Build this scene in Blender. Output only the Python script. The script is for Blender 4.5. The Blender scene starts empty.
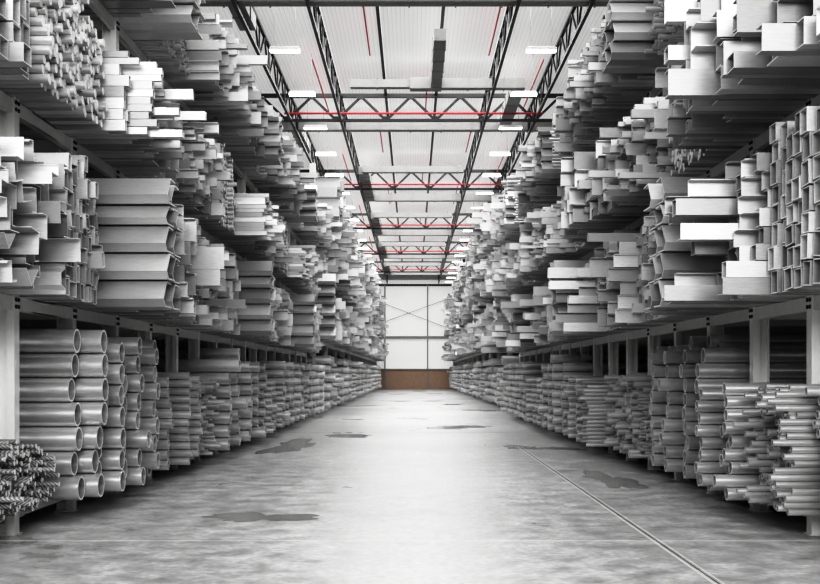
import bpy, bmesh, math, random
from mathutils import Matrix, Vector
random.seed(11)
R = random.Random(5)
scn = bpy.context.scene
col = scn.collection
PI = math.pi
H = 1.6          # eye height
ZF = 115.8       # end wall distance (world y)

# ------------------------------------------------------------------ materials
def new_mat(name):
    m = bpy.data.materials.new(name); m.use_nodes = True
    nt = m.node_tree
    return m, nt, nt.nodes['Principled BSDF']
def N(nt, t, **kw):
    n = nt.nodes.new(t)
    for k, v in kw.items():
        if k in n.inputs: n.inputs[k].default_value = v
        else: setattr(n, k, v)
    return n
def plain(name, c, rough=0.6, metal=0.0, emis=None, es=0):
    m, nt, b = new_mat(name)
    no = N(nt, 'ShaderNodeTexNoise'); no.inputs['Scale'].default_value = 6.0; no.inputs['Detail'].default_value = 6
    tc = N(nt, 'ShaderNodeTexCoord'); nt.links.new(tc.outputs['Object'], no.inputs['Vector'])
    mr = N(nt, 'ShaderNodeMapRange'); mr.inputs[3].default_value = 0.86; mr.inputs[4].default_value = 1.12
    nt.links.new(no.outputs['Fac'], mr.inputs[0])
    mx = N(nt, 'ShaderNodeVectorMath', operation='SCALE'); mx.inputs[0].default_value = c[:3]
    nt.links.new(mr.outputs[0], mx.inputs['Scale']); nt.links.new(mx.outputs[0], b.inputs['Base Color'])
    b.inputs['Roughness'].default_value = rough; b.inputs['Metallic'].default_value = metal
    if emis:
        b.inputs['Emission Color'].default_value = (*emis, 1); b.inputs['Emission Strength'].default_value = es
    return m
def steel(name, lo, hi, rough, metal=0.35, stripe=None):
    """brushed grey steel, a slightly different grey for every length"""
    m, nt, b = new_mat(name); L = nt.links.new
    oi = N(nt, 'ShaderNodeObjectInfo'); ge = N(nt, 'ShaderNodeNewGeometry')
    ad = N(nt, 'ShaderNodeMath', operation='ADD'); L(oi.outputs['Random'], ad.inputs[0]); L(ge.outputs['Random Per Island'], ad.inputs[1])
    fr = N(nt, 'ShaderNodeMath', operation='FRACT'); L(ad.outputs[0], fr.inputs[0])
    tc = N(nt, 'ShaderNodeTexCoord'); mp = N(nt, 'ShaderNodeMapping'); mp.inputs['Scale'].default_value = (5, 40, 40)
    L(tc.outputs['Object'], mp.inputs[0])
    no = N(nt, 'ShaderNodeTexNoise', Scale=2.0, Detail=5.0); L(mp.outputs[0], no.inputs['Vector'])
    mr = N(nt, 'ShaderNodeMapRange'); mr.inputs[3].default_value = lo; mr.inputs[4].default_value = hi; L(fr.outputs[0], mr.inputs[0])
    m2 = N(nt, 'ShaderNodeMapRange'); m2.inputs[1].default_value = .3; m2.inputs[2].default_value = .7
    m2.inputs[3].default_value = 0.92; m2.inputs[4].default_value = 1.07; L(no.outputs['Fac'], m2.inputs[0])
    mu = N(nt, 'ShaderNodeMath', operation='MULTIPLY'); L(mr.outputs[0], mu.inputs[0]); L(m2.outputs[0], mu.inputs[1])
    last = mu
    if stripe:   # rolled ribs of reinforcing bar
        wv = N(nt, 'ShaderNodeTexWave', Scale=stripe, Distortion=0.0); wv.bands_direction = 'DIAGONAL'; L(tc.outputs['Object'], wv.inputs['Vector'])
        m3 = N(nt, 'ShaderNodeMapRange'); m3.inputs[3].default_value = .35; m3.inputs[4].default_value = 1.25; L(wv.outputs['Fac'], m3.inputs[0])
        m4 = N(nt, 'ShaderNodeMath', operation='MULTIPLY'); L(mu.outputs[0], m4.inputs[0]); L(m3.outputs[0], m4.inputs[1]); last = m4
    cc = N(nt, 'ShaderNodeCombineColor')
    for i in range(3): L(last.outputs[0], cc.inputs[i])
    L(cc.outputs[0], b.inputs['Base Color'])
    b.inputs['Metallic'].default_value = metal; b.inputs['Roughness'].default_value = rough
    return m
M = {}
M['steel'] = steel('brushed_steel', .32, .78, .38, .5)
M['pipe'] = steel('galvanised_pipe', .60, .84, .28, .72)
M['rebar'] = steel('ribbed_bar', .30, .5, .5, .3, stripe=15.0)
M['cut'] = steel('lit_cut_edge', .80, .92, .5, 0.0)  # pale cut steel, with aisle light on the ends put into the colour
M['post'] = plain('rack_post_grey', (.78, .78, .77), .4, .1)
M['beam'] = plain('rack_beam_grey', (.68, .68, .67), .45, .1)
M['bolt'] = plain('dark_bolt', (.03, .03, .03), .4, .6)
M['truss'] = plain('dark_truss_steel', (.035, .036, .037), .5, .2)
M['duct'] = plain('duct_galvanised', (.27, .27, .265), .55, .0)
M['red'] = plain('red_paint', (.42, .025, .035), .5)
M['white'] = plain('white_metal', (.8, .8, .79), .4)
M['wire'] = plain('wire_grey', (.3, .3, .3), .5)
M['mull'] = plain('grey_mullion', (.36, .36, .36), .5)
M['lampglow'] = plain('lamp_diffuser', (.9, .9, .9), .5, 0, (1, 1, .98), 5.0)

# ribbed translucent roof sheet, daylight glowing through it
def rib_mat(name, axis, pitch, c, emis, rough=.6):
    m, nt, b = new_mat(name); L = nt.links.new
    tc = N(nt, 'ShaderNodeTexCoord'); sp = N(nt, 'ShaderNodeSeparateXYZ'); L(tc.outputs['Object'], sp.inputs[0])
    mm = N(nt, 'ShaderNodeMath', operation='MULTIPLY'); mm.inputs[1].default_value = 1 / pitch; L(sp.outputs[axis], mm.inputs[0])
    fr = N(nt, 'ShaderNodeMath', operation='FRACT'); L(mm.outputs[0], fr.inputs[0])
    rp = N(nt, 'ShaderNodeValToRGB'); L(fr.outputs[0], rp.inputs[0])
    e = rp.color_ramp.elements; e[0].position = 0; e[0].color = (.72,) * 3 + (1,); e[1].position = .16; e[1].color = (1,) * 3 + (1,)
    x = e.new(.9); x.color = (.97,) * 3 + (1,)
    no = N(nt, 'ShaderNodeTexNoise', Scale=.12, Detail=3.0); L(tc.outputs['Object'], no.inputs['Vector'])
    mr = N(nt, 'ShaderNodeMapRange'); mr.inputs[3].default_value = .93; mr.inputs[4].default_value = 1.05; L(no.outputs['Fac'], mr.inputs[0])
    v = N(nt, 'ShaderNodeVectorMath', operation='SCALE'); L(rp.outputs[0], v.inputs[0]); L(mr.outputs[0], v.inputs['Scale'])
    v2 = N(nt, 'ShaderNodeVectorMath', operation='MULTIPLY'); v2.inputs[1].default_value = c; L(v.outputs[0], v2.inputs[0])
    L(v2.outputs[0], b.inputs['Base Color']); b.inputs['Roughness'].default_value = rough
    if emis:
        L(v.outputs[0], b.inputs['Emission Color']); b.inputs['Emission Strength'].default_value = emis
    return m
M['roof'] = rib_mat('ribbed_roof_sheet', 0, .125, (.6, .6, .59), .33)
M['sidewall'] = rib_mat('ribbed_dark_cladding', 1, .3, (.09, .09, .09), 0)
M['endwall'] = rib_mat('ribbed_white_cladding', 0, .3, (.8, .8, .79), .30)  # white cladding with a weak glow put in to brighten the wall

def floor_mat():
    m, nt, b = new_mat('polished_concrete'); L = nt.links.new
    tc = N(nt, 'ShaderNodeTexCoord')
    def noise(sc, det, scale=(1, 1, 1), dist=0):
        mp = N(nt, 'ShaderNodeMapping'); mp.inputs['Scale'].default_value = scale; L(tc.outputs['Object'], mp.inputs[0])
        n = N(nt, 'ShaderNodeTexNoise', Scale=sc, Detail=det, Distortion=dist); L(mp.outputs[0], n.inputs['Vector']); return n
    n1 = noise(.22, 7, (1, .8, 1), .2); n2 = noise(3, 15, (1, 1, 1)); n3 = noise(14, 15)
    def mr(src, a, b_, c, d):
        r = N(nt, 'ShaderNodeMapRange'); r.inputs[1].default_value = a; r.inputs[2].default_value = b_; r.inputs[3].default_value = c; r.inputs[4].default_value = d
        L(src, r.inputs[0]); return r.outputs[0]
    def mul(a, b_):
        x = N(nt, 'ShaderNodeMath', operation='MULTIPLY'); L(a, x.inputs[0]); L(b_, x.inputs[1]); return x.outputs[0]
    c = mul(mul(mr(n1.outputs['Fac'], .3, .7, .34, .52), mr(n2.outputs['Fac'], .25, .75, .62, 1.30)), mr(n3.outputs['Fac'], .3, .7, .78, 1.16))
    wet = noise(.30, 8, (1, .8, 1), .3); w = mr(wet.outputs['Fac'], .60, .64, 0, 1)      # damp glossy patches
    c = mul(c, mr(w, 0, 1, 1, .85))
    cc = N(nt, 'ShaderNodeCombineColor')
    for i in range(3): L(c, cc.inputs[i])
    L(cc.outputs[0], b.inputs['Base Color'])
    r = mr(n2.outputs['Fac'], .3, .7, .30, .50); r2 = mul(r, mr(w, 0, 1, 1, .2)); L(r2, b.inputs['Roughness'])
    b.inputs['Specular IOR Level'].default_value = .45
    bp = N(nt, 'ShaderNodeBump', Strength=.05, Distance=.004); L(n3.outputs['Fac'], bp.inputs['Height']); L(bp.outputs[0], b.inputs['Normal'])
    return m
M['floor'] = floor_mat()
def brick_mat():
    m, nt, b = new_mat('brown_brick'); L = nt.links.new
    tc = N(nt, 'ShaderNodeTexCoord'); mp = N(nt, 'ShaderNodeMapping'); mp.inputs['Rotation'].default_value = (PI / 2, 0, 0)
    L(tc.outputs['Object'], mp.inputs[0])
    br = N(nt, 'ShaderNodeTexBrick', Scale=3.2); L(mp.outputs[0], br.inputs['Vector'])
    br.inputs['Color1'].default_value = (.5, .37, .27, 1); br.inputs['Color2'].default_value = (.44, .31, .22, 1); br.inputs['Mortar'].default_value = (.55, .42, .36, 1)
    L(br.outputs[0], b.inputs['Base Color']); b.inputs['Roughness'].default_value = .8
    return m
M['brick'] = brick_mat()

# ------------------------------------------------------------------ mesh helpers
class MB:
    def __init__(s): s.v = []; s.f = []; s.mi = []
    def box(s, x0, x1, y0, y1, z0, z1, mi=0):
        b = len(s.v)
        s.v += [(x0, y0, z0), (x1, y0, z0), (x1, y1, z0), (x0, y1, z0), (x0, y0, z1), (x1, y0, z1), (x1, y1, z1), (x0, y1, z1)]
        for q in ((0, 3, 2, 1), (4, 5, 6, 7), (0, 1, 5, 4), (1, 2, 6, 5), (2, 3, 7, 6), (3, 0, 4, 7)):
            s.f.append(tuple(b + i for i in q)); s.mi.append(mi)
        return s
    def bar(s, p, q, w, mi=0, n=4):
        p = Vector(p); q = Vector(q); d = (q - p).normalized()
        u = d.cross(Vector((0, 0, 1)))
        if u.length < .01: u = d.cross(Vector((0, 1, 0)))
        u.normalize(); t = d.cross(u); b = len(s.v)
        for e in (p, q):
            for k in range(n):
                a = 2 * PI * (k + .5) / n; rr = w / 2 / (math.cos(PI / 4) if n == 4 else 1)
                s.v.append(tuple(e + (u * math.cos(a) + t * math.sin(a)) * rr))
        for k in range(n):
            s.f.append((b + k, b + (k + 1) % n, b + n + (k + 1) % n, b + n + k)); s.mi.append(mi)
        s.f.append(tuple(b + k for k in range(n))[::-1]); s.f.append(tuple(b + n + k for k in range(n))); s.mi += [mi, mi]
        return s
    def build(s, name, mats, parent=None, loc=None):
        me = bpy.data.meshes.new(name); me.from_pydata(s.v, [], s.f)
        for m in (mats if isinstance(mats, list) else [mats]): me.materials.append(m)
        me.polygons.foreach_set('material_index', s.mi); me.update()
        o = bpy.data.objects.new(name, me); col.objects.link(o)
        if parent: o.parent = parent
        if loc: o.location = loc
        return o
def empty(name, loc):
    o = bpy.data.objects.new(name, None); o.location = loc; o.empty_display_size = .2; col.objects.link(o); return o
def tag(o, label, cat, group=None, kind=None):
    o['label'] = label; o['category'] = cat
    if group: o['group'] = group
    if kind: o['kind'] = kind
def struct(o, label=None):
    o['kind'] = 'structure'
    if label: o['label'] = label
ORD = ['', 'first', 'second', 'third', 'fourth', 'fifth', 'sixth', 'seventh', 'eighth', 'ninth', 'tenth', 'eleventh', 'twelfth',
       'thirteenth', 'fourteenth', 'fifteenth', 'sixteenth', 'seventeenth', 'eighteenth', 'nineteenth', 'twentieth']
TENS = ['', '', 'twenty', 'thirty', 'forty', 'fifty', 'sixty', 'seventy', 'eighty', 'ninety']
def ordn(n):
    if n < 21: return ORD[n]
    if n < 100: return (TENS[n // 10] + '-' + ORD[n % 10]) if n % 10 else TENS[n // 10][:-1] + 'ieth'
    return 'hundred-and-' + ordn(n - 100) if n > 100 else 'hundredth'

# ------------------------------------------------------------------ cross-sections (a = along the aisle, b = up), centred
def thick(pts, t):
    """open polyline -> closed outline of thickness t, mitred"""
    n = len(pts); L = []; Rr = []
    for i in range(n):
        p = Vector(pts[i]); 
        d1 = (Vector(pts[i]) - Vector(pts[i - 1])).normalized() if i > 0 else None
        d2 = (Vector(pts[i + 1]) - Vector(pts[i])).normalized() if i < n - 1 else None
        d1 = d1 or d2; d2 = d2 or d1
        n1 = Vector((-d1.y, d1.x)); n2 = Vector((-d2.y, d2.x)); m = (n1 + n2).normalized(); k = t / 2 / max(.35, m.dot(n1))
        L.append(tuple(p + m * k)); Rr.append(tuple(p - m * k))
    return Rr + L[::-1]
def centre(loops):
    xs = [p[0] for l in loops for p in l]; ys = [p[1] for l in loops for p in l]
    cx = (min(xs) + max(xs)) / 2; cy = (min(ys) + max(ys)) / 2
    return [[(p[0] - cx, p[1] - cy) for p in l] for l in loops]
def rect(w, h): return [(-w / 2, -h / 2), (w / 2, -h / 2), (w / 2, h / 2), (-w / 2, h / 2)]
def circ(r, n): return [(r * math.cos(2 * PI * (k + .5) / n), r * math.sin(2 * PI * (k + .5) / n)) for k in range(n)]
def sec(kind, w, h, t, n=16):
    if kind in ('steel_pipe', 'thin_tube'): return [circ(w / 2, n), circ(w / 2 - t, n)]
    if kind in ('round_bar', 'ribbed_bar'): return [circ(w / 2, n)]
    if kind in ('rectangular_tube', 'square_tube'): return [rect(w, h), rect(w - 2 * t, h - 2 * t)]
    if kind == 'steel_angle': return centre([thick([(w, 0), (0, 0), (0, h)], t)])
    if kind == 'steel_channel': return centre([thick([(w, 0), (0, 0), (0, h), (w, h)], t)])
    if kind == 'zed_profile': return centre([thick([(-w / 2, h * .9), (-w / 2 + .001, h), (0, h), (0, 0), (w / 2, 0), (w / 2 + .001, h * .1)], t)])
    if kind == 'hat_profile': return centre([thick([(-w / 2, 0), (-w * .33, 0), (-w * .2, h), (w * .2, h), (w * .33, 0), (w / 2, 0)], t)])
    if kind == 'flanged_section':
        a = w / 2; b = h / 2; s = t / 2
        return [[(-a, -b), (a, -b), (a, -b + t), (s, -b + t), (s, b - t), (a, b - t), (a, b), (-a, b), (-a, b - t), (-s, b - t), (-s, -b + t), (-a, -b + t)]]
    if kind == 'sheet_profile':  # deep folded section whose broad sloping web faces along the aisle
        return centre([thick([(w, h * .96), (w * .42, h), (0, h * .28), (w * .22, 0), (w, .02 * h)], t)])
def secmesh(kind, w, h, t, L, n=16):
    loops = sec(kind, w, h, t, n); v = []; f = []; mi = []; sm = []
    rnd = kind in ('steel_pipe', 'thin_tube', 'round_bar', 'ribbed_bar')
    base = []
    for l in loops:
        base.append(len(v))
        for X in (0, L): v += [(X, p[0], p[1]) for p in l]
    for li, l in enumerate(loops):
        k = len(l); b = base[li]
        for i in range(k):
            j = (i + 1) % k; q = (b + i, b + k + i, b + k + j, b + j)
            f.append(q if li == 0 else q[::-1]); mi.append(0); sm.append(rnd)
    if len(loops) == 1:
        k = len(loops[0]); f.append(tuple(range(k))[::-1]); f.append(tuple(range(k, 2 * k))); mi += [1, 1]; sm += [False] * 2
    else:
        k = len(loops[0]); b = base[1]
        for i in range(k):
            j = (i + 1) % k
            f.append((i, j, b + j, b + i)); f.append((k + j, k + i, b + k + i, b + k + j)); mi += [1, 1]; sm += [False] * 2
    return v, f, mi, sm
MATOF = {'steel_pipe': 'pipe', 'thin_tube': 'pipe', 'ribbed_bar': 'rebar'}
_cache = {}
def meshof(key):
    if key not in _cache:
        v, f, mi, sm = secmesh(*key)
        me = bpy.data.meshes.new(key[0]); me.from_pydata(v, [], f)
        me.materials.append(M[MATOF.get(key[0], 'steel')]); me.materials.append(M['cut'])
        me.polygons.foreach_set('material_index', mi); me.polygons.foreach_set('use_smooth', sm)
        if any(sm):   # crisp cut edges
            cap = {tuple(sorted(e)) for p in me.polygons if p.material_index == 1 for e in p.edge_keys}
            for e in me.edges:
                if tuple(sorted(e.vertices)) in cap: e.use_edge_sharp = True
        me.update(); _cache[key] = me
    return _cache[key]

# ------------------------------------------------------------------ stock piles
ITEMS = []   # dict(kind,key,side,x,y,z,roll,desc,pile,row,col)
PILES = {}
TIERNAME = ['floor', 'lowest shelf', 'middle shelf', 'top shelf']
def bbox(kind, w, h, t, roll):
    pts = sec(kind, w, h, t, 12)[0]; c = math.cos(roll); s = math.sin(roll)
    a = [p[0] * c - p[1] * s for p in pts]; b = [p[0] * s + p[1] * c for p in pts]
    return min(a), max(a), min(b), max(b)
def put(side, tier, pile, kind, w, h, t, x, y, z, roll, L, row, colm):
    n = (20 if w > .12 else 12) if kind in ('steel_pipe', 'thin_tube') else (14 if kind == 'round_bar' else 8)
    if y > 30 and n > 12: n = 12
    if y > 55: n = min(n, 9)
    key = (kind, round(w, 3), round(h, 3), round(t, 4), L, n)
    ITEMS.append(dict(kind=kind, key=key, side=side, tier=tier, x=x, y=y, z=z, roll=roll, pile=pile, row=row, col=colm))
def start(side, tier, blk):
    PILES.setdefault((side, tier), 0); PILES[(side, tier)] += 1
    return PILES[(side, tier)]
def rounds(side, tier, y0, y1, X, kind, d, base, top, jit=.1, L=5.0, wall=None, heap=0, hexa=True, blk=1):
    pile = start(side, tier, blk); t = wall or max(.006, d * .07); dd = d * 1.012
    if y0 > 19: hexa = False
    cols = max(1, int((y1 - y0) / (dd * (.868 if hexa else 1.0)))); gap = 0
    for c in range(cols):
        y = y0 + dd / 2 + c * dd * (.868 if hexa else 1.0) + gap
        if y > y1 + .02: break
        if y0 > 19 and kind != 'round_bar' and c and (c + 1) % max(2, round((1.05 if blk == 1 else 1.9) / dd)) == 0: gap += .16 * (1 if blk == 1 else 3)
        z = base + dd / 2 + (dd / 2 if (hexa and c % 2) else 0)
        tp = top - heap * abs((c + .5) / cols - .35) + R.uniform(-.5, .5) * d
        gsz = max(2, round((1.05 if blk == 1 else 1.9) / dd)); r = 0; xc = R.gauss(0, jit * .25) + ((-.30 if kind == 'steel_pipe' and y0 < 19 else -.18 if y0 < 19 else -.42 if blk == 1 else -.6) if c % gsz == 0 else (-.16 if y0 < 19 else -.02) if c % gsz == 1 else R.uniform(-.02, .08) + (0 if y0 < 19 else .05)) * (1 if (jit > .055 and kind in ('steel_pipe', 'thin_tube')) else .2)
        while z + dd / 2 < tp:
            r += 1
            x = X + .12 + xc + R.gauss(0, jit * ((.3 if kind == 'steel_pipe' else .8) if y0 < 19 else .2)); 
            if R.random() < .10: x -= R.uniform(0, 1.6 * jit)
            put(side, tier, pile, kind, d, d, t, x, y, z, R.uniform(0, 6), L, r, c + 1)
            z += dd
def mixed(side, tier, y0, y1, X, variants, base, top, jit=.12, rollj=.05, L=5.0, ragged=.12, scale=1.0, flip=.5, turn=.25, blk=1, pop=(.13, (.08, .36))):
    """ragged stacks, column by column; every length rests on the one below"""
    pile = start(side, tier, blk); y = y0; c = 0
    while y < y1 - .03:
        kind, w, h, t = R.choice(variants); w *= scale; h *= scale; t *= scale; c += 1
        cw = min(max(w, .05) * 1.12, y1 - y)
        z = base; r = 0; tp = top - R.uniform(0, ragged); xc = R.gauss(0, jit * .85); cur = (kind, w, h, t)
        while True:
            if R.random() < .45:
                for _ in range(8):
                    k2, w2, h2, t2 = R.choice(variants)
                    if w2 * scale <= cw and w2 * scale > cw * .45: cur = (k2, w2 * scale, h2 * scale, t2 * scale); break
            kk, ww, hh, tt = cur
            roll = R.gauss(0, rollj); q = 0
            if kk in ('steel_angle', 'steel_channel', 'hat_profile', 'zed_profile'):
                if R.random() < flip: roll += PI
                if R.random() < turn: roll += R.choice((PI / 2, -PI / 2, PI / 4 * R.uniform(.6, 1.2), -PI / 4))
            a0, a1, b0, b1 = bbox(kk, ww, hh, tt, roll)
            if a1 - a0 > cw * 1.0:
                roll = 0 if R.random() < .5 else PI; a0, a1, b0, b1 = bbox(kk, ww, hh, tt, roll)
            if z + (b1 - b0) > tp: break
            r += 1
            slack = max(0, cw - (a1 - a0)); yy = y + R.uniform(.1, .9) * slack - a0
            x = X + xc + R.gauss(0, jit * .45)
            if R.random() < pop[0]: x -= R.uniform(*pop[1]) * (jit / .15 if len(pop) < 3 else 1)
            sgn = 1 if side == 'right' else -1
            put(side, tier, pile, kk, ww, hh, tt, x, yy, z - b0 + .002, roll * sgn, L, r, c)
            z += (b1 - b0) + .004
            if r > 60: break
        y += cw + .006
def stack(side, tier, y0, n, X, w, h, base, jit=.05, L=5.2, t=.016, cols=1, blk=1):
    pile = start(side, tier, blk); z = base
    for r in range(n):
        for c in range(cols):
            hh = h * (1.0 if r % 4 != 3 else .72)
            sg = 1 if side == 'right' else -1
            # the broad web faces the camera on both sides of the aisle
            put(side, tier, pile, 'sheet_profile', w, hh, t, X + R.gauss(0, jit), y0 + w / 2 + c * (w + .03), z + hh / 2 + .01, 0.0, L, r + 1, c + 1)
        z += hh + .03

A = 'steel_angle'; C = 'steel_channel'; RT = 'rectangular_tube'; SQ = 'square_tube'; IB = 'flanged_section'; ZP = 'zed_profile'; HP = 'hat_profile'; RB = 'round_bar'
V_coarse = [(ZP, .2, .18, .009), (A, .17, .22, .009), (HP, .26, .14, .009), (A, .2, .16, .009), (C, .12, .22, .009), (A, .22, .2, .009), (HP, .3, .12, .009), (ZP, .22, .15, .009)]
V_web = [(A, .15, .16, .008), (C, .1, .2, .008), (A, .12, .2, .008), (C, .12, .15, .008), (RT, .11, .17, .008), (A, .18, .14, .008)]
V_med = [(RT, .14, .17, .008), (C, .14, .22, .009), (C, .11, .17, .008), (A, .18, .17, .009), (SQ, .13, .13, .008), (IB, .14, .2, .010), (A, .12, .2, .008), (ZP, .16, .18, .009)]
V_small = [(SQ, .09, .1, .007), (A, .11, .13, .007), (RT, .08, .14, .007), (C, .09, .15, .007), (SQ, .08, .08, .007), (A, .13, .1, .007), (ZP, .12, .12, .007), (C, .12, .11, .007)]
V_box = [(RT, .2, .17, .008), (RT, .25, .2, .009), (SQ, .2, .2, .009), (RT, .18, .24, .009)]
V_sbox = [(RT, .12, .08, .006), (SQ, .09, .09, .006), (RT, .15, .07, .006), (SQ, .07, .07, .006), (RT, .08, .12, .006)]
V_chan = [(C, .16, .25, .009), (C, .2, .22, .009), (C, .13, .18, .009), (A, .22, .22, .009)]
V_sq = [(SQ, .2, .2, .010), (SQ, .19, .18, .010), (RT, .18, .22, .010)]
V_big = [(IB, .3, .3, .014), (C, .24, .3, .012), (RT, .28, .24, .011), (C, .2, .26, .011), (A, .3, .28, .012)]
V_plate = [(C, .12, .3, .01), (IB, .2, .3, .012), (C, .16, .22, .01), (RT, .2, .15, .01)]

T1, T2, T3 = 2.375, 4.335, 6.325      # beam tops of block one
PER = 9.35
# ---- left side, block one
S = 'left'
rounds(S, 0, 9.55, 11.6, 3.78, 'ribbed_bar', .052, .23, 1.02, .10, L=4.0, heap=.35)
rounds(S, 0, 11.76, 12.03, 3.80, 'steel_pipe', .262, .235, 2.10, .09, hexa=False)
rounds(S, 0, 12.05, 12.6, 3.60, 'steel_pipe', .262, .235, 2.24, .09)
rounds(S, 0, 12.64, 13.2, 3.33, 'steel_pipe', .245, .235, 2.14, .05)
rounds(S, 0, 13.35, 15.4, 3.52, 'steel_pipe', .225, .235, 2.05, .08)
rounds(S, 0, 15.5, 16.4, 3.66, 'steel_pipe', .145, .235, 1.62, .07)
rounds(S, 0, 16.45, 17.7, 3.55, 'steel_pipe', .115, .235, 1.62, .06)
rounds(S, 0, 17.75, 19.4, 3.6, 'thin_tube', .065, .235, 1.55, .16)
rounds(S, 0, 19.5, 23.6, 3.6, 'steel_pipe', .23, .235, 2.05, .12)
rounds(S, 0, 23.7, 25.2, 3.65, 'steel_pipe', .2, .235, 1.95, .1)
rounds(S, 0, 25.3, 28, 3.6, 'thin_tube', .135, .235, 1.55, .12)
rounds(S, 0, 28.1, 33.4, 3.6, 'steel_pipe', .21, .235, 2.0, .12)
rounds(S, 0, 33.5, 36, 3.6, 'thin_tube', .15, .235, 1.6, .12)
rounds(S, 0, 36.1, 40.9, 3.6, 'steel_pipe', .24, .235, 2.0, .12)
for k in range(4):
    o = PER * k
    if o + 9 > 41: break
    def E(a): return min(a + o, 40.9)
    def ok(a): return a + o < 40.3
    if ok(9.2): mixed(S, 1, 9.0 + o, E(10.75), 3.5, V_coarse, T1, T1 + 1.45, .14, .1, turn=.45, pop=(.04, (.08, .25)))
    if ok(10.8): mixed(S, 1, 10.8 + o, E(12.55), 3.5, V_web, T1, T1 + 1.6, .05, .16, turn=.5, ragged=.25)
    if ok(12.7): stack(S, 1, 12.65 + o, 5, 2.85, .42, .29, T1, .02, cols=2)
    if ok(13.7): mixed(S, 1, 13.62 + o, E(15.7), 3.25, V_med + V_plate, T1, T1 + 1.5, .16, .05)
    if ok(15.8): mixed(S, 1, 15.75 + o, E(18.3), 3.45, V_small, T1, T1 + 1.5, .13, .08)
    if ok(9.0): mixed(S, 2, 8.7 + o, E(10.25), 3.5, V_box, T2, T2 + 1.4, .07, .02, turn=0)
    if ok(10.4): rounds(S, 2, 10.3 + o, E(12.3), 3.38, RB, .088, T2, T2 + 1.6, .05, heap=1.0)
    if ok(12.4): mixed(S, 2, 12.35 + o, E(14.1), 3.2, V_sbox, T2, T2 + .95, .17, .02)
    if ok(14.2): mixed(S, 2, 14.15 + o, E(16.0), 3.45, V_chan, T2, T2 + 1.1, .10, .04, turn=.1)
    if ok(16.1): mixed(S, 2, 16.05 + o, E(18.0), 3.45, V_small, T2, T2 + 1.2, .15, .08)
    if ok(12.0): mixed(S, 3, 11.8 + o, E(14.6), 3.4, V_big + V_chan, T3, T3 + 1.2, .15, .03)
    if ok(14.8): stack(S, 3, 14.7 + o, 4, 2.95, .42, .25, T3, .02, cols=2)
    if ok(15.9): rounds(S, 3, 15.7 + o, E(17.5), 3.5, 'thin_tube', .085, T3, T3 + 1.25, .04, heap=.5)
    if ok(17.6): mixed(S, 3, 17.6 + o, E(21.1), 3.3, V_med + V_small, T3, T3 + 1.25, .2, .07)
# ---- right side, block one
S = 'right'
rounds(S, 0, 9.5, 10.5, 3.78, 'thin_tube', .088, .235, 1.6, .08)
rounds(S, 0, 10.55, 11.75, 3.66, 'thin_tube', .066, .235, 1.5, .12)
rounds(S, 0, 11.8, 13.2, 3.52, 'steel_pipe', .14, .235, 1.5, .10)
rounds(S, 0, 13.25, 14.2, 3.7, 'steel_pipe', .185, .235, 2.1, .12)
rounds(S, 0, 14.25, 16.6, 3.72, 'steel_pipe', .185, .235, 2.05, .10)
rounds(S, 0, 16.7, 17.7, 3.72, 'thin_tube', .05, .235, 1.3, .06)
rounds(S, 0, 17.75, 20.5, 3.62, 'thin_tube', .095, .235, 1.6, .10)
rounds(S, 0, 20.6, 22, 3.6, 'thin_tube', .072, .235, 1.5, .12)
rounds(S, 0, 22.1, 24.2, 3.6, 'steel_pipe', .13, .235, 1.6, .1)
rounds(S, 0, 24.3, 27.9, 3.6, 'steel_pipe', .2, .235, 2.0, .12)
rounds(S, 0, 28, 32, 3.6, 'thin_tube', .14, .235, 1.6, .12)
rounds(S, 0, 32.1, 40.9, 3.6, 'steel_pipe', .19, .235, 2.0, .12)
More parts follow.
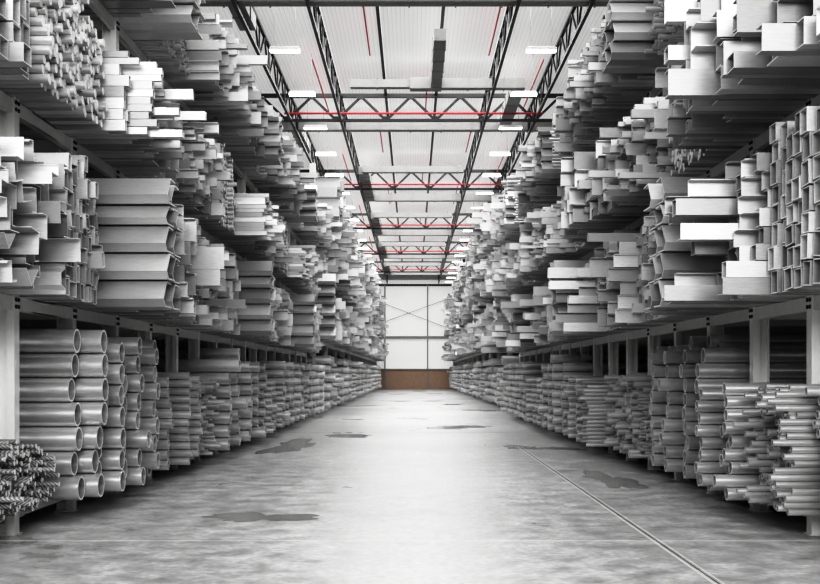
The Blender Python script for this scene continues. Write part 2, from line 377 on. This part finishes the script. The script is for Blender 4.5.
for k in range(4):
    o = PER * k
    def E(a): return min(a + o, 40.9)
    def ok(a): return a + o < 40.3
    if ok(9.2): mixed(S, 1, 9.0 + o, E(10.7), 3.5, V_sq, T1, T1 + 1.8, .03, .05 if k else .12, turn=0, pop=(.03, (.02, .1)))
    if ok(10.8): mixed(S, 1, 10.75 + o, E(12.4), 3.42, [(RT, .2, .165, .008), (RT, .17, .17, .008), (SQ, .16, .16, .008), (RT, .14, .2, .008), (A, .16, .16, .008), (C, .12, .17, .008)], T1, T1 + 1.5, .08, .02, turn=.2, pop=(.17, (.3, .85), 1))
    if ok(12.6): stack(S, 1, 12.55 + o, 5, 2.85, .42, .29, T1, .03, cols=2)
    if ok(13.6): mixed(S, 1, 13.5 + o, E(14.9), 3.3, V_small + V_med, T1, T1 + 1.5, .15, .06)
    if ok(15.0): mixed(S, 1, 14.95 + o, E(16.6), 3.45, [(SQ, .12, .12, .007), (SQ, .12, .14, .007)], T1, T1 + 1.5, .05, .02, turn=0)
    if ok(16.7): mixed(S, 1, 16.65 + o, E(18.3), 3.35, V_plate + V_med, T1, T1 + 1.5, .2, .05)
    if ok(9.0): mixed(S, 2, 8.7 + o, E(10.5), 3.2, V_plate + V_big[:2], T2, T2 + 1.4, .14, .06, turn=.1, flip=.35)
    if ok(10.6): mixed(S, 2, 10.55 + o, E(11.6), 2.95, V_plate + V_chan, T2, T2 + 1.4, .12, .03, turn=0)
    if ok(11.7): mixed(S, 2, 11.65 + o, E(13.4), 3.25, V_box + V_med, T2, T2 + 1.25, .16, .04)
    if ok(13.5): rounds(S, 2, 13.45 + o, E(15.3), 3.5, RB, .088, T2, T2 + 1.2, .04, heap=.6)
    if ok(15.4): mixed(S, 2, 15.35 + o, E(18.0), 3.35, V_sbox + V_small, T2, T2 + 1.25, .18, .05)
    if ok(12.0): mixed(S, 3, 11.8 + o, E(14.5), 3.35, V_box + V_chan, T3, T3 + 1.25, .17, .05)
    if ok(14.6): rounds(S, 3, 14.55 + o, E(16.4), 3.5, 'thin_tube', .075, T3, T3 + 1.35, .06, heap=.5)
    if ok(16.5): stack(S, 3, 16.45 + o, 4, 3.0, .42, .27, T3, .04, cols=2)
    if ok(17.5): mixed(S, 3, 17.45 + o, E(21.1), 3.3, V_med + V_sbox, T3, T3 + 1.25, .2, .06)
# ---- block two, taller racks with longer bays
U1, U2, U3 = 2.93, 5.3, 7.65
for S in ('left', 'right'):
    RX = .45 if S == 'right' else 0.0; y = 42.2; q = 0
    while y < 113:
        dy = R.uniform(3.0, 5.2); e = min(y + dy, 114.3)
        if q % 3 == 1: rounds(S, 0, y, e, 3.7 + RX, 'thin_tube', .2, .25, 2.0, .12, blk=2)
        else: rounds(S, 0, y, e, 3.7 + RX, 'steel_pipe', .34, .25, 2.5, .15, blk=2)
        y = e + .15; q += 1
    for tier, zb, top in ((1, U1, 1.95), (2, U2, 1.85), (3, U3, 1.75)):
        y = 42.2; q = R.randrange(5)
        while y < 113:
            e = min(y + R.uniform(3, 6.5), 114.3)
            k = q % 5; dx = R.uniform(-.16, .2)
            if tier == 3 and k == 2: rounds(S, 3, y, e, 3.2 + RX, RB, .14, zb, zb + top, .06, heap=.5, blk=2)
            elif k == 3: mixed(S, tier, y, e, 3.3 + RX + dx, V_plate + V_chan, zb, zb + top, .2, .02, scale=1.6, turn=.1, blk=2)
            elif k == 1: mixed(S, tier, y, e, 3.3 + RX + dx, V_small + V_sbox, zb, zb + top, .2, .05, scale=1.7, blk=2)
            else: mixed(S, tier, y, e, 3.3 + RX + dx, V_med + V_web, zb, zb + top, .25, .06, scale=1.5, blk=2)
            y = e + .35; q += 1
        # bundles of folded profiles standing out into the aisle
for S in ('left', 'right'):
    for yy in ((41.3, 72.3, 103.0) if S == 'left' else (44.0, 60.0, 84.0)):
        ITEMS[:] = [i for i in ITEMS if not (i['side'] == S and i['tier'] == 1 and yy - .35 < i['y'] < yy + 1.75)]
        stack(S, 1, yy, 6, 2.95 if S == 'left' else 3.3, .62, .40, U1, .03, cols=2, blk=2, t=.02)

# choose which lengths are objects of their own: the ones that show largest
bykind = {}
for it in ITEMS: bykind.setdefault(it['kind'], []).append(it)
DESC = {'steel_pipe': 'wide grey steel pipe', 'thin_tube': 'thin grey steel tube', 'ribbed_bar': 'ribbed steel bar', 'round_bar': 'solid round steel bar',
        'rectangular_tube': 'grey rectangular steel tube', 'square_tube': 'grey square steel tube', 'steel_angle': 'grey L-shaped angle', 'steel_channel': 'grey steel channel',
        'zed_profile': 'Z-shaped steel profile', 'hat_profile': 'hat-shaped steel profile', 'flanged_section': 'grey I-shaped steel section', 'sheet_profile': 'broad folded steel profile'}
CAT = {'steel_pipe': 'pipe', 'thin_tube': 'tube', 'ribbed_bar': 'rebar', 'round_bar': 'round bar', 'rectangular_tube': 'box tube', 'square_tube': 'box tube',
       'steel_angle': 'angle bar', 'steel_channel': 'channel bar', 'zed_profile': 'steel profile', 'hat_profile': 'steel profile', 'flanged_section': 'steel section', 'sheet_profile': 'steel profile'}
PLUR = {'steel_pipe': 'steel pipes', 'thin_tube': 'thin tubes', 'ribbed_bar': 'ribbed bars', 'round_bar': 'round bars', 'rectangular_tube': 'rectangular tubes', 'square_tube': 'square tubes',
        'steel_angle': 'angle bars', 'steel_channel': 'channel bars', 'zed_profile': 'zed profiles', 'hat_profile': 'hat profiles', 'flanged_section': 'flanged sections', 'sheet_profile': 'folded profiles'}
CAP = 300
def xform(it):
    sx = 1 if it['side'] == 'right' else -1
    m = Matrix.Translation((sx * it['x'], it['y'], it['z']))
    m = m @ Matrix.Rotation(it['roll'] , 4, 'X')
    if sx < 0: m = m @ Matrix.Diagonal((-1, 1, 1, 1))
    return m
def seen(it):   # rough image position: is the aisle end inside the frame?
    sx = 1 if it['side'] == 'right' else -1
    u = 413 + 1100 * sx * it['x'] / it['y']; v = 374 - 1100 * (it['z'] - H) / it['y']
    return -12 < u < 832 and -12 < v < 600
mir = {}
def mesh_side(key, side):
    if side == 'right': return meshof(key)
    if key not in mir:
        me = meshof(key).copy(); 
        for vt in me.vertices: vt.co.x = -vt.co.x
        me.flip_normals(); mir[key] = me
    return mir[key]
nobj = 0
for kind, its in bykind.items():
    its = [i for i in its if not (i['y'] < 13 and not seen(i))]
    its.sort(key=lambda i: -(min(i['key'][1], i['key'][2]) + .5 * max(i['key'][1], i['key'][2])) / i['y'])
    for it in its[:CAP]:
        o = bpy.data.objects.new(kind, mesh_side(it['key'], it['side']))
        sx = 1 if it['side'] == 'right' else -1
        o.location = (sx * it['x'], it['y'], it['z']); o.rotation_euler = (it['roll'], 0, 0)
        col.objects.link(o); nobj += 1
        lab = f"{DESC[kind]}, {ordn(it['row'])} up in {ordn(it['col'])} column, {ordn(it['pile'])} {it['side']} {TIERNAME[it['tier']]} pile"
        tag(o, lab, CAT[kind], f"{PLUR[kind]} in the {ordn(it['pile'])} {it['side']} {TIERNAME[it['tier']]} pile")
    rest = its[CAP:]
    if rest:
        V = []; F = []; MI = []; SM = []
        for it in rest:
            k = it['key']; k = (k[0], k[1], k[2], k[3], k[4], min(k[5], 10))
            v, f, mi, sm = secmesh(*k); sx = 1 if it['side'] == 'right' else -1
            c = math.cos(it['roll']); s = math.sin(it['roll']); b = len(V)
            V += [(sx * (it['x'] + p[0]), it['y'] + p[1] * c - p[2] * s, it['z'] + p[1] * s + p[2] * c) for p in v]
            F += [tuple(b + i for i in (q if sx > 0 else q[::-1])) for q in f]; MI += mi; SM += sm
        me = bpy.data.meshes.new(kind); me.from_pydata(V, [], F)
        me.materials.append(M[MATOF.get(kind, 'steel')]); me.materials.append(M['cut'])
        me.polygons.foreach_set('material_index', MI); me.polygons.foreach_set('use_smooth', SM)
        if any(SM):
            cap = set()
            for p in me.polygons:
                if p.material_index == 1: cap.update(p.edge_keys)
            for e in me.edges:
                a, b = e.vertices
                if ((a, b) if a < b else (b, a)) in cap: e.use_edge_sharp = True
        me.update()
        o = bpy.data.objects.new(kind + '_stock', me); col.objects.link(o)
        tag(o, f"mass of small distant {PLUR[kind]} filling the farther racks on both sides", CAT[kind], None, 'stuff')
print('items', len(ITEMS), 'objects', nobj, {k: len(v) for k, v in bykind.items()})

# ------------------------------------------------------------------ racks
def make_rack(side, y0, bay, nbay, xp, tiers, top, pw, label, depth=4.2, bolts=6):
    sx = 1 if side == 'right' else -1
    r = empty('storage_rack', (sx * xp, y0, 0)); tag(r, label, 'storage rack', 'long steel storage racks lining the aisle')
    pm = MB(); a = 0; d = pw * .55      # rolled H-shaped upright
    pm.box(0, d, -pw / 2, pw / 2, 0, top); pm.box(d, d + .10, -.008, .008, 0, top); pm.box(d + .10, d + .112, -pw / 2, pw / 2, 0, top)
    pm.box(-.02, d + .14, -pw / 2 - .02, pw / 2 + .02, 0, .012)
    proto = None; protor = None; bolt_me = None; beam_me = {}
    for i in range(nbay + 1):
        for back in (0, 1):
            if proto is None:
                proto = pm.build('upright_post', M['post'], r); o = proto
            else:
                o = bpy.data.objects.new('upright_post', proto.data); col.objects.link(o); o.parent = r
            o.location = (sx * depth if back else 0, i * bay, 0); o.rotation_euler = (0, 0, PI if sx < 0 else 0)
            if back == 0 and i < bolts:
                for tz in tiers[1:]:
                    for kz in (-.035, -.105):
                        ky = -pw / 2 + .035 if sx > 0 else pw / 2 - .035
                        MB().bar((-.014, ky, tz + kz), (.004, ky, tz + kz), .042, n=6).build('bolt', M['bolt'], o)
                        MB().bar((-.014, -ky, tz + kz), (.004, -ky, tz + kz), .042, n=6).build('bolt', M['bolt'], o)
    for ti, tz in enumerate(tiers):
        hb = .14 if ti else .1
        bm = MB(); y1 = bay - pw / 2; ya = pw / 2       # channel beam between two uprights
        xo = .02 if ti else .10
        bm.box(xo, xo + .012, ya, y1, tz - hb, tz); bm.box(xo, xo + .07, ya, y1, tz - .012, tz - .0005); bm.box(xo, xo + .07, ya, y1, tz - hb, tz - hb + .012)
        first = None
        for i in range(nbay):
            if first is None: first = bm.build('shelf_beam', M['beam'], r); o = first
            else: o = bpy.data.objects.new('shelf_beam', first.data); col.objects.link(o); o.parent = r
            o.location = (0, i * bay + (bay if sx < 0 else 0), 0); o.rotation_euler = (0, 0, PI if sx < 0 else 0)
        bm = MB(); bm.box(depth - .1 if sx > 0 else -depth, depth if sx > 0 else -depth + .1, 0, bay * nbay, tz - hb, tz)
        bm.build('rear_beam', M['beam'], r)
        if ti:
            bm = MB(); x0, x1 = sorted((sx * .2, sx * (depth - .1)))
            bm.box(x0, x1, -.03, .03, tz - hb, tz - .01)
            fa = None
            for i in range(nbay + 1):
                if fa is None: fa = bm.build('cross_arm', M['beam'], r); o = fa
                else: o = bpy.data.objects.new('cross_arm', fa.data); col.objects.link(o); o.parent = r
                o.location = (0, i * bay, 0)
    return r
make_rack('left', 10.97 - 1.87, 1.87, 17, 3.95, (.225, T1, T2, T3), 8.55, .14, 'near grey steel rack along the left of the aisle, its nearest posts bolted')
make_rack('right', 10.97 - 1.87, 1.87, 17, 3.95, (.225, T1, T2, T3), 8.55, .14, 'near grey steel rack along the right of the aisle, its nearest posts bolted')
make_rack('left', 42.3, 5.95, 12, 3.75, (.24, U1, U2, U3), 9.7, .2, 'taller far steel rack on the left, ending at the brick wall', bolts=0)
make_rack('right', 42.3, 5.95, 12, 4.15, (.24, U1, U2, U3), 9.7, .2, 'taller far steel rack on the right, ending at the brick wall', bolts=0)

# ------------------------------------------------------------------ room shell
WX = 10.3; ZC = 12.15; YB = -14.0
o = MB().box(-WX, WX, YB, ZF + .3, -.2, 0).build('floor', M['floor']); struct(o, 'polished grey concrete floor with damp patches and thin joints')
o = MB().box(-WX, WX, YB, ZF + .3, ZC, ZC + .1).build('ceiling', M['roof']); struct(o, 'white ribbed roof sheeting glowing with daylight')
o = MB().box(-WX - .2, -WX, YB, ZF + .3, 0, ZC).build('wall_left', M['sidewall']); struct(o)
o = MB().box(WX, WX + .2, YB, ZF + .3, 0, ZC).build('wall_right', M['sidewall']); struct(o)
o = MB().box(-WX, WX, ZF, ZF + .25, 2.04, ZC).build('wall_back', M['endwall']); struct(o, 'white ribbed end wall far down the aisle')
o = MB().box(-WX, WX, ZF - .12, ZF + .25, 0, 2.04).build('wall_back_brick', M['brick']); o.name = 'trim_1'; struct(o, 'low brown brick base of the far end wall')
o = MB().box(-WX, WX, YB - .2, YB, 0, ZC).build('wall_front', M['endwall']); struct(o)
# frame of the end wall
n = 2
for X in (-7.4, -2.95, 1.53, 6.0):
    o = MB().box(X - .07, X + .07, ZF - .26, ZF - .13, 0, ZC - 1.2).build(f'trim_{n}', M['mull']); struct(o); n += 1
for z0, z1, mt in ((H + 3.7, H + 3.98, 'mull'), (2.04, 2.16, 'mull'), (10.85, 11.05, 'truss')):
    o = MB().box(-WX, WX, ZF - .24, ZF - .02, z0, z1).build(f'trim_{n}', M[mt]); struct(o); n += 1
o = MB().box(-WX, WX, ZF - .5, ZF - .04, 11.5, 12.1).build(f'trim_{n}', M['mull']); struct(o); n += 1
def px(u, v, y): return ((u - 413) * y / 1100, y, H + (374 - v) * y / 1100)
for a, b in (((380, 302), (450, 329)), ((380, 323.5), (450, 298))):
    m = MB(); m.bar(px(*a, ZF - .3), px(*b, ZF - .3), .06); o = m.build('brace_rod', M['mull'])
    tag(o, 'thin diagonal brace rod ' + ('falling' if a[1] < b[1] else 'rising') + ' to the right across the white end wall', 'brace', 'crossed brace rods on the end wall')
# floor joints
jm = plain('joint_light', (.62, .62, .6), .4); jd = plain('joint_dark', (.07, .07, .07), .6)
for yy in (10.55, 20.4, 30.2, 40.0, 50, 60, 70):
    o = MB().box(-WX, WX, yy - .012, yy + .012, 0.0, .0012).build(f'trim_{n}', jm if yy < 20 else jd if yy > 25 else jm); struct(o, 'thin straight joint across the floor'); n += 1
for dx, mt, w in ((0, jm, .022), (.035, jd, .012), (.07, jm, .014)):
    o = MB().box(2.30 + dx - w / 2, 2.30 + dx + w / 2, YB, 24.2, 0, .0015).build(f'trim_{n}', mt); struct(o, 'long straight joint along the right of the floor'); n += 1

# shallow puddles on the concrete
wm, wnt, wb = new_mat('shallow_water'); wb.inputs['Base Color'].default_value = (.34, .34, .335, 1); wb.inputs['Roughness'].default_value = .10
for (cx, cy, rx, ry, lab) in ((-1.72, 12.3, .5, .42, 'shallow dark puddle on the left of the floor near the ribbed bars'),
                              (3.0, 16.6, .32, 1.2, 'small shallow puddle beside the pipes right of the long floor joint'),
                              (-2.7, 24.5, .5, 2.0, 'distant shallow puddle on the left of the floor'),
):
    q = random.Random(int(cx * 100)); m = MB(); n_ = 56; ph = [q.uniform(0, 6) for _ in range(6)]
    m.v.append((0, 0, 0))
    for k in range(n_):
        a = 2 * PI * k / n_; rr = 1 + .28 * math.sin(2 * a + ph[0]) + .2 * math.sin(3 * a + ph[1]) + .14 * math.sin(5 * a + ph[2]) + .09 * math.sin(9 * a + ph[3]) + .06 * math.sin(15 * a + ph[4])
        m.v.append((rx * rr * math.cos(a), ry * rr * math.sin(a), 0))
    for k in range(n_): m.f.append((0, 1 + k, 1 + (k + 1) % n_)); m.mi.append(0)
    tag(m.build('puddle', wm, None, (cx, cy, .0025)), lab, 'puddle')

# ------------------------------------------------------------------ roof steel
ZB = H + 9.35; ZT = H + 10.25
TY = [40.57 + 15.06 * k for k in range(-1, 5)]
for i, yy in enumerate(TY):
    t = empty('roof_truss', (0, yy, ZB))
    tag(t, f'dark zigzag roof truss spanning the aisle, {ordn(i + 1)} from the front', 'roof truss', 'roof trusses across the aisle')
    MB().box(-WX, WX, -.05, .05, -.05, .05).build('bottom_chord', M['truss'], t)
    MB().box(-WX, WX, -.06, .06, .84, .98).build('top_chord', M['truss'], t)
    m = MB()
    for k in range(-5, 5):
        xb = -.08 + 1.83 * k + .915; 
        m.bar((xb - .915, 0, .88), (xb, 0, 0), .085).bar((xb, 0, 0), (xb + .915, 0, .88), .085)
    m.build('lattice_web', M['truss'], t)
    m = MB()
    for k in range(-5, 5):
        xb = -.08 + 1.83 * k + .915; m.box(xb - .13, xb + .13, -.065, -.055, -.04, .14); m.box(xb - .915 - .14, xb - .915 + .14, -.075, -.062, .76, .9)
    m.build('gusset_plates', M['truss'], t)
    o = MB().bar((-4.7, yy - .35, H + 9.53), (4.75, yy - .35, H + 9.53), .075, n=8).build('sprinkler_pipe', M['red'])
    tag(o, f'red sprinkler pipe running across beside the {ordn(i + 1)} roof truss', 'pipe', 'red sprinkler pipes')
for j, X in enumerate((-4.5, -2.65, 2.65, 4.5)):
    nm = ('left outer', 'left inner', 'right inner', 'right outer')[j]
    t = empty('girder_truss', (X, 20, ZB)); tag(t, f'{nm} dark lattice girder running lengthwise under the roof', 'lattice girder', 'lattice girders along the roof')
    Lg = ZF - 20 - .6
    MB().box(-.045, .045, 0, Lg, -.045, .045).build('bottom_chord', M['truss'], t)
    MB().box(-.045, .045, 0, Lg, .84, .93).build('top_chord', M['truss'], t)
    m = MB(); y = .4
    while y + 2.15 < Lg:
        m.bar((0, y, .86), (0, y + 1.0, 0), .055).bar((0, y + 1.15, 0), (0, y + 2.15, .86), .055).bar((0, y + 1.075, 0), (0, y + 1.075, .86), .045)
        y += 2.15
    m.build('lattice_web', M['truss'], t)
for j, X in enumerate((-8.1, -6.3, -1.0, .85, 6.3, 8.1)):
    o = MB().box(X - .05, X + .05, 20, ZF - .5, ZT + .02, ZT + .16).build('roof_purlin', M['truss'])
    tag(o, f'dark straight purlin along the roof, {ordn(j + 1)} from the left', 'purlin', 'straight purlins along the roof')
# ribs of the sheet roof
# red branch pipes
k = 0
for base in (0, 15.06, 30.12, 45.18, 60.24):
    for X, a, b in ((-1.35, 29, 34.5), (2.38, 28.5, 34.5), (-3.2, 35, 41.8), (4.15, 35, 41.8), (.48, 38, 42)):
        k += 1
        side = 'left' if X < 0 else 'right'
        o = MB().bar((X, a + base, H + 10.0), (X, b + base, H + 10.0), .05, n=6).build('branch_pipe', M['red'])
        tag(o, f'thin red branch pipe lengthwise under the roof, {ordn(k)} away from the camera', 'pipe', 'red branch pipes under the roof')
# ducts
ZD = H + 9.72
def duct(y, parts, label):
    d = empty('air_duct', (0, y, ZD)); tag(d, label, 'air duct', 'galvanised air ducts under the roof')
    for p in parts:
        m = MB(); x0, x1, y0, y1, hh = p
        m.box(x0, x1, y0, y1, -hh, hh)
        # flanged seams
        Lx = x1 - x0; Ly = y1 - y0
        if Lx > Ly:
            q = x0 + .9
            while q < x1 - .3: m.box(q - .02, q + .02, y0 - .025, y1 + .025, -hh - .025, hh + .025); q += 1.2
        else:
            q = y0 + .9
            while q < y1 - .3: m.box(x0 - .025, x1 + .025, q - .02, q + .02, -hh - .025, hh + .025); q += 1.2
        m.build('duct_section', M['duct'], d)
duct(28.3, [(-7, 7, -.2, .2, .2), (-4.8, -4.35, .2, 2.2, .2)], 'galvanised duct crossing the roof at the very top of the view')
duct(36.9, [(-2.1, -.1, -.14, .14, .13), (-.1, .95, -.22, .22, .19), (.95, 3.75, -.17, .17, .16), (.6, .95, -5.4, -.22, .17), (3.3, 3.75, .17, 5.9, .18)], 'stepped galvanised duct with two side branches before the first seen truss')
duct(43.2, [(-7, 7, -.2, .2, .17), (-4.8, -4.4, .2, 4.0, .18)], 'long straight galvanised duct just behind the first seen truss')
for i, base in enumerate((0, 15.06, 30.12, 45.18)):
    duct(52.3 + base, [(-2.4, 2.4, -.17, .17, .15), (-2.6, -2.1, .17, 8.4, .2), (-2.1, 6.5, 8.1, 8.5, .2)], f'U-shaped galvanised duct under the roof, {ordn(i + 1)} of the far ones')
# hanging lamps
li = 0
for k in range(-1, 17):
    y = 31.3 + 4.93 * k
    for X in (-3.65, 3.65):
        li += 1
        t = empty('hanging_lamp', (X, y, H + 9.2))
        tag(t, f"white strip lamp hung on two wires, {ordn(k + 2)} from the front in the {'left' if X < 0 else 'right'} row", 'lamp', 'strip lamps hung in two rows')
        m = MB(); m.box(-.43, .43, -.13, .13, .0, .07); m.box(-.40, .40, -.10, .10, .07, .10); m.build('housing', M['white'], t)
        MB().box(-.42, .42, -.12, .12, -.03, -.001).build('diffuser', M['lampglow'], t)
        for s in (-.3, .3): MB().bar((s, 0, .1), (s, 0, ZC - H - 9.2), .012).build('wire', M['wire'], t)

# ------------------------------------------------------------------ light
w = bpy.data.worlds.new('World'); scn.world = w; w.use_nodes = True
w.node_tree.nodes['Background'].inputs[0].default_value = (1, 1, 1, 1); w.node_tree.nodes['Background'].inputs[1].default_value = .1
def area(name, loc, rot, sx, sy, e):
    l = bpy.data.lights.new(name, 'AREA'); l.shape = 'RECTANGLE'; l.size = sx; l.size_y = sy; l.energy = e
    o = bpy.data.objects.new(name, l); o.location = loc; o.rotation_euler = rot; col.objects.link(o)
    return o
area('front_fill', (0, -11, 8.4), (math.radians(78), 0, 0), 12, 5, 3200)  # fill light added behind the camera for the stock; no door there
area('skylight_near', (0, 12, ZC - .1), (0, 0, 0), 8, 30, 1100)
area('skylight_far', (0, 70, ZC - .1), (0, 0, 0), 8, 80, 7800)

# ------------------------------------------------------------------ camera
cam = bpy.data.cameras.new('Camera'); co = bpy.data.objects.new('Camera', cam); col.objects.link(co)
co.location = (0, 0, H); co.rotation_euler = (PI / 2, 0, 0)
cam.sensor_width = 36; cam.lens = 1100 / 820 * 36; cam.shift_y = (374 - 292) / 820; cam.shift_x = -(413 - 410) / 820
cam.clip_end = 400; scn.camera = co
scn.view_settings.view_transform = 'Standard'
scn.view_settings.look = 'None'
scn.view_settings.exposure = 0.0
scn.view_settings.use_curve_mapping = True
cm = scn.view_settings.curve_mapping; cv = cm.curves[3]
cv.points.new(.08, .035); cv.points.new(.30, .29); cv.points.new(.62, .77); cm.update()
scn.cycles.use_denoising = True
scn.cycles.max_bounces = 6; scn.cycles.diffuse_bounces = 4; scn.cycles.glossy_bounces = 3
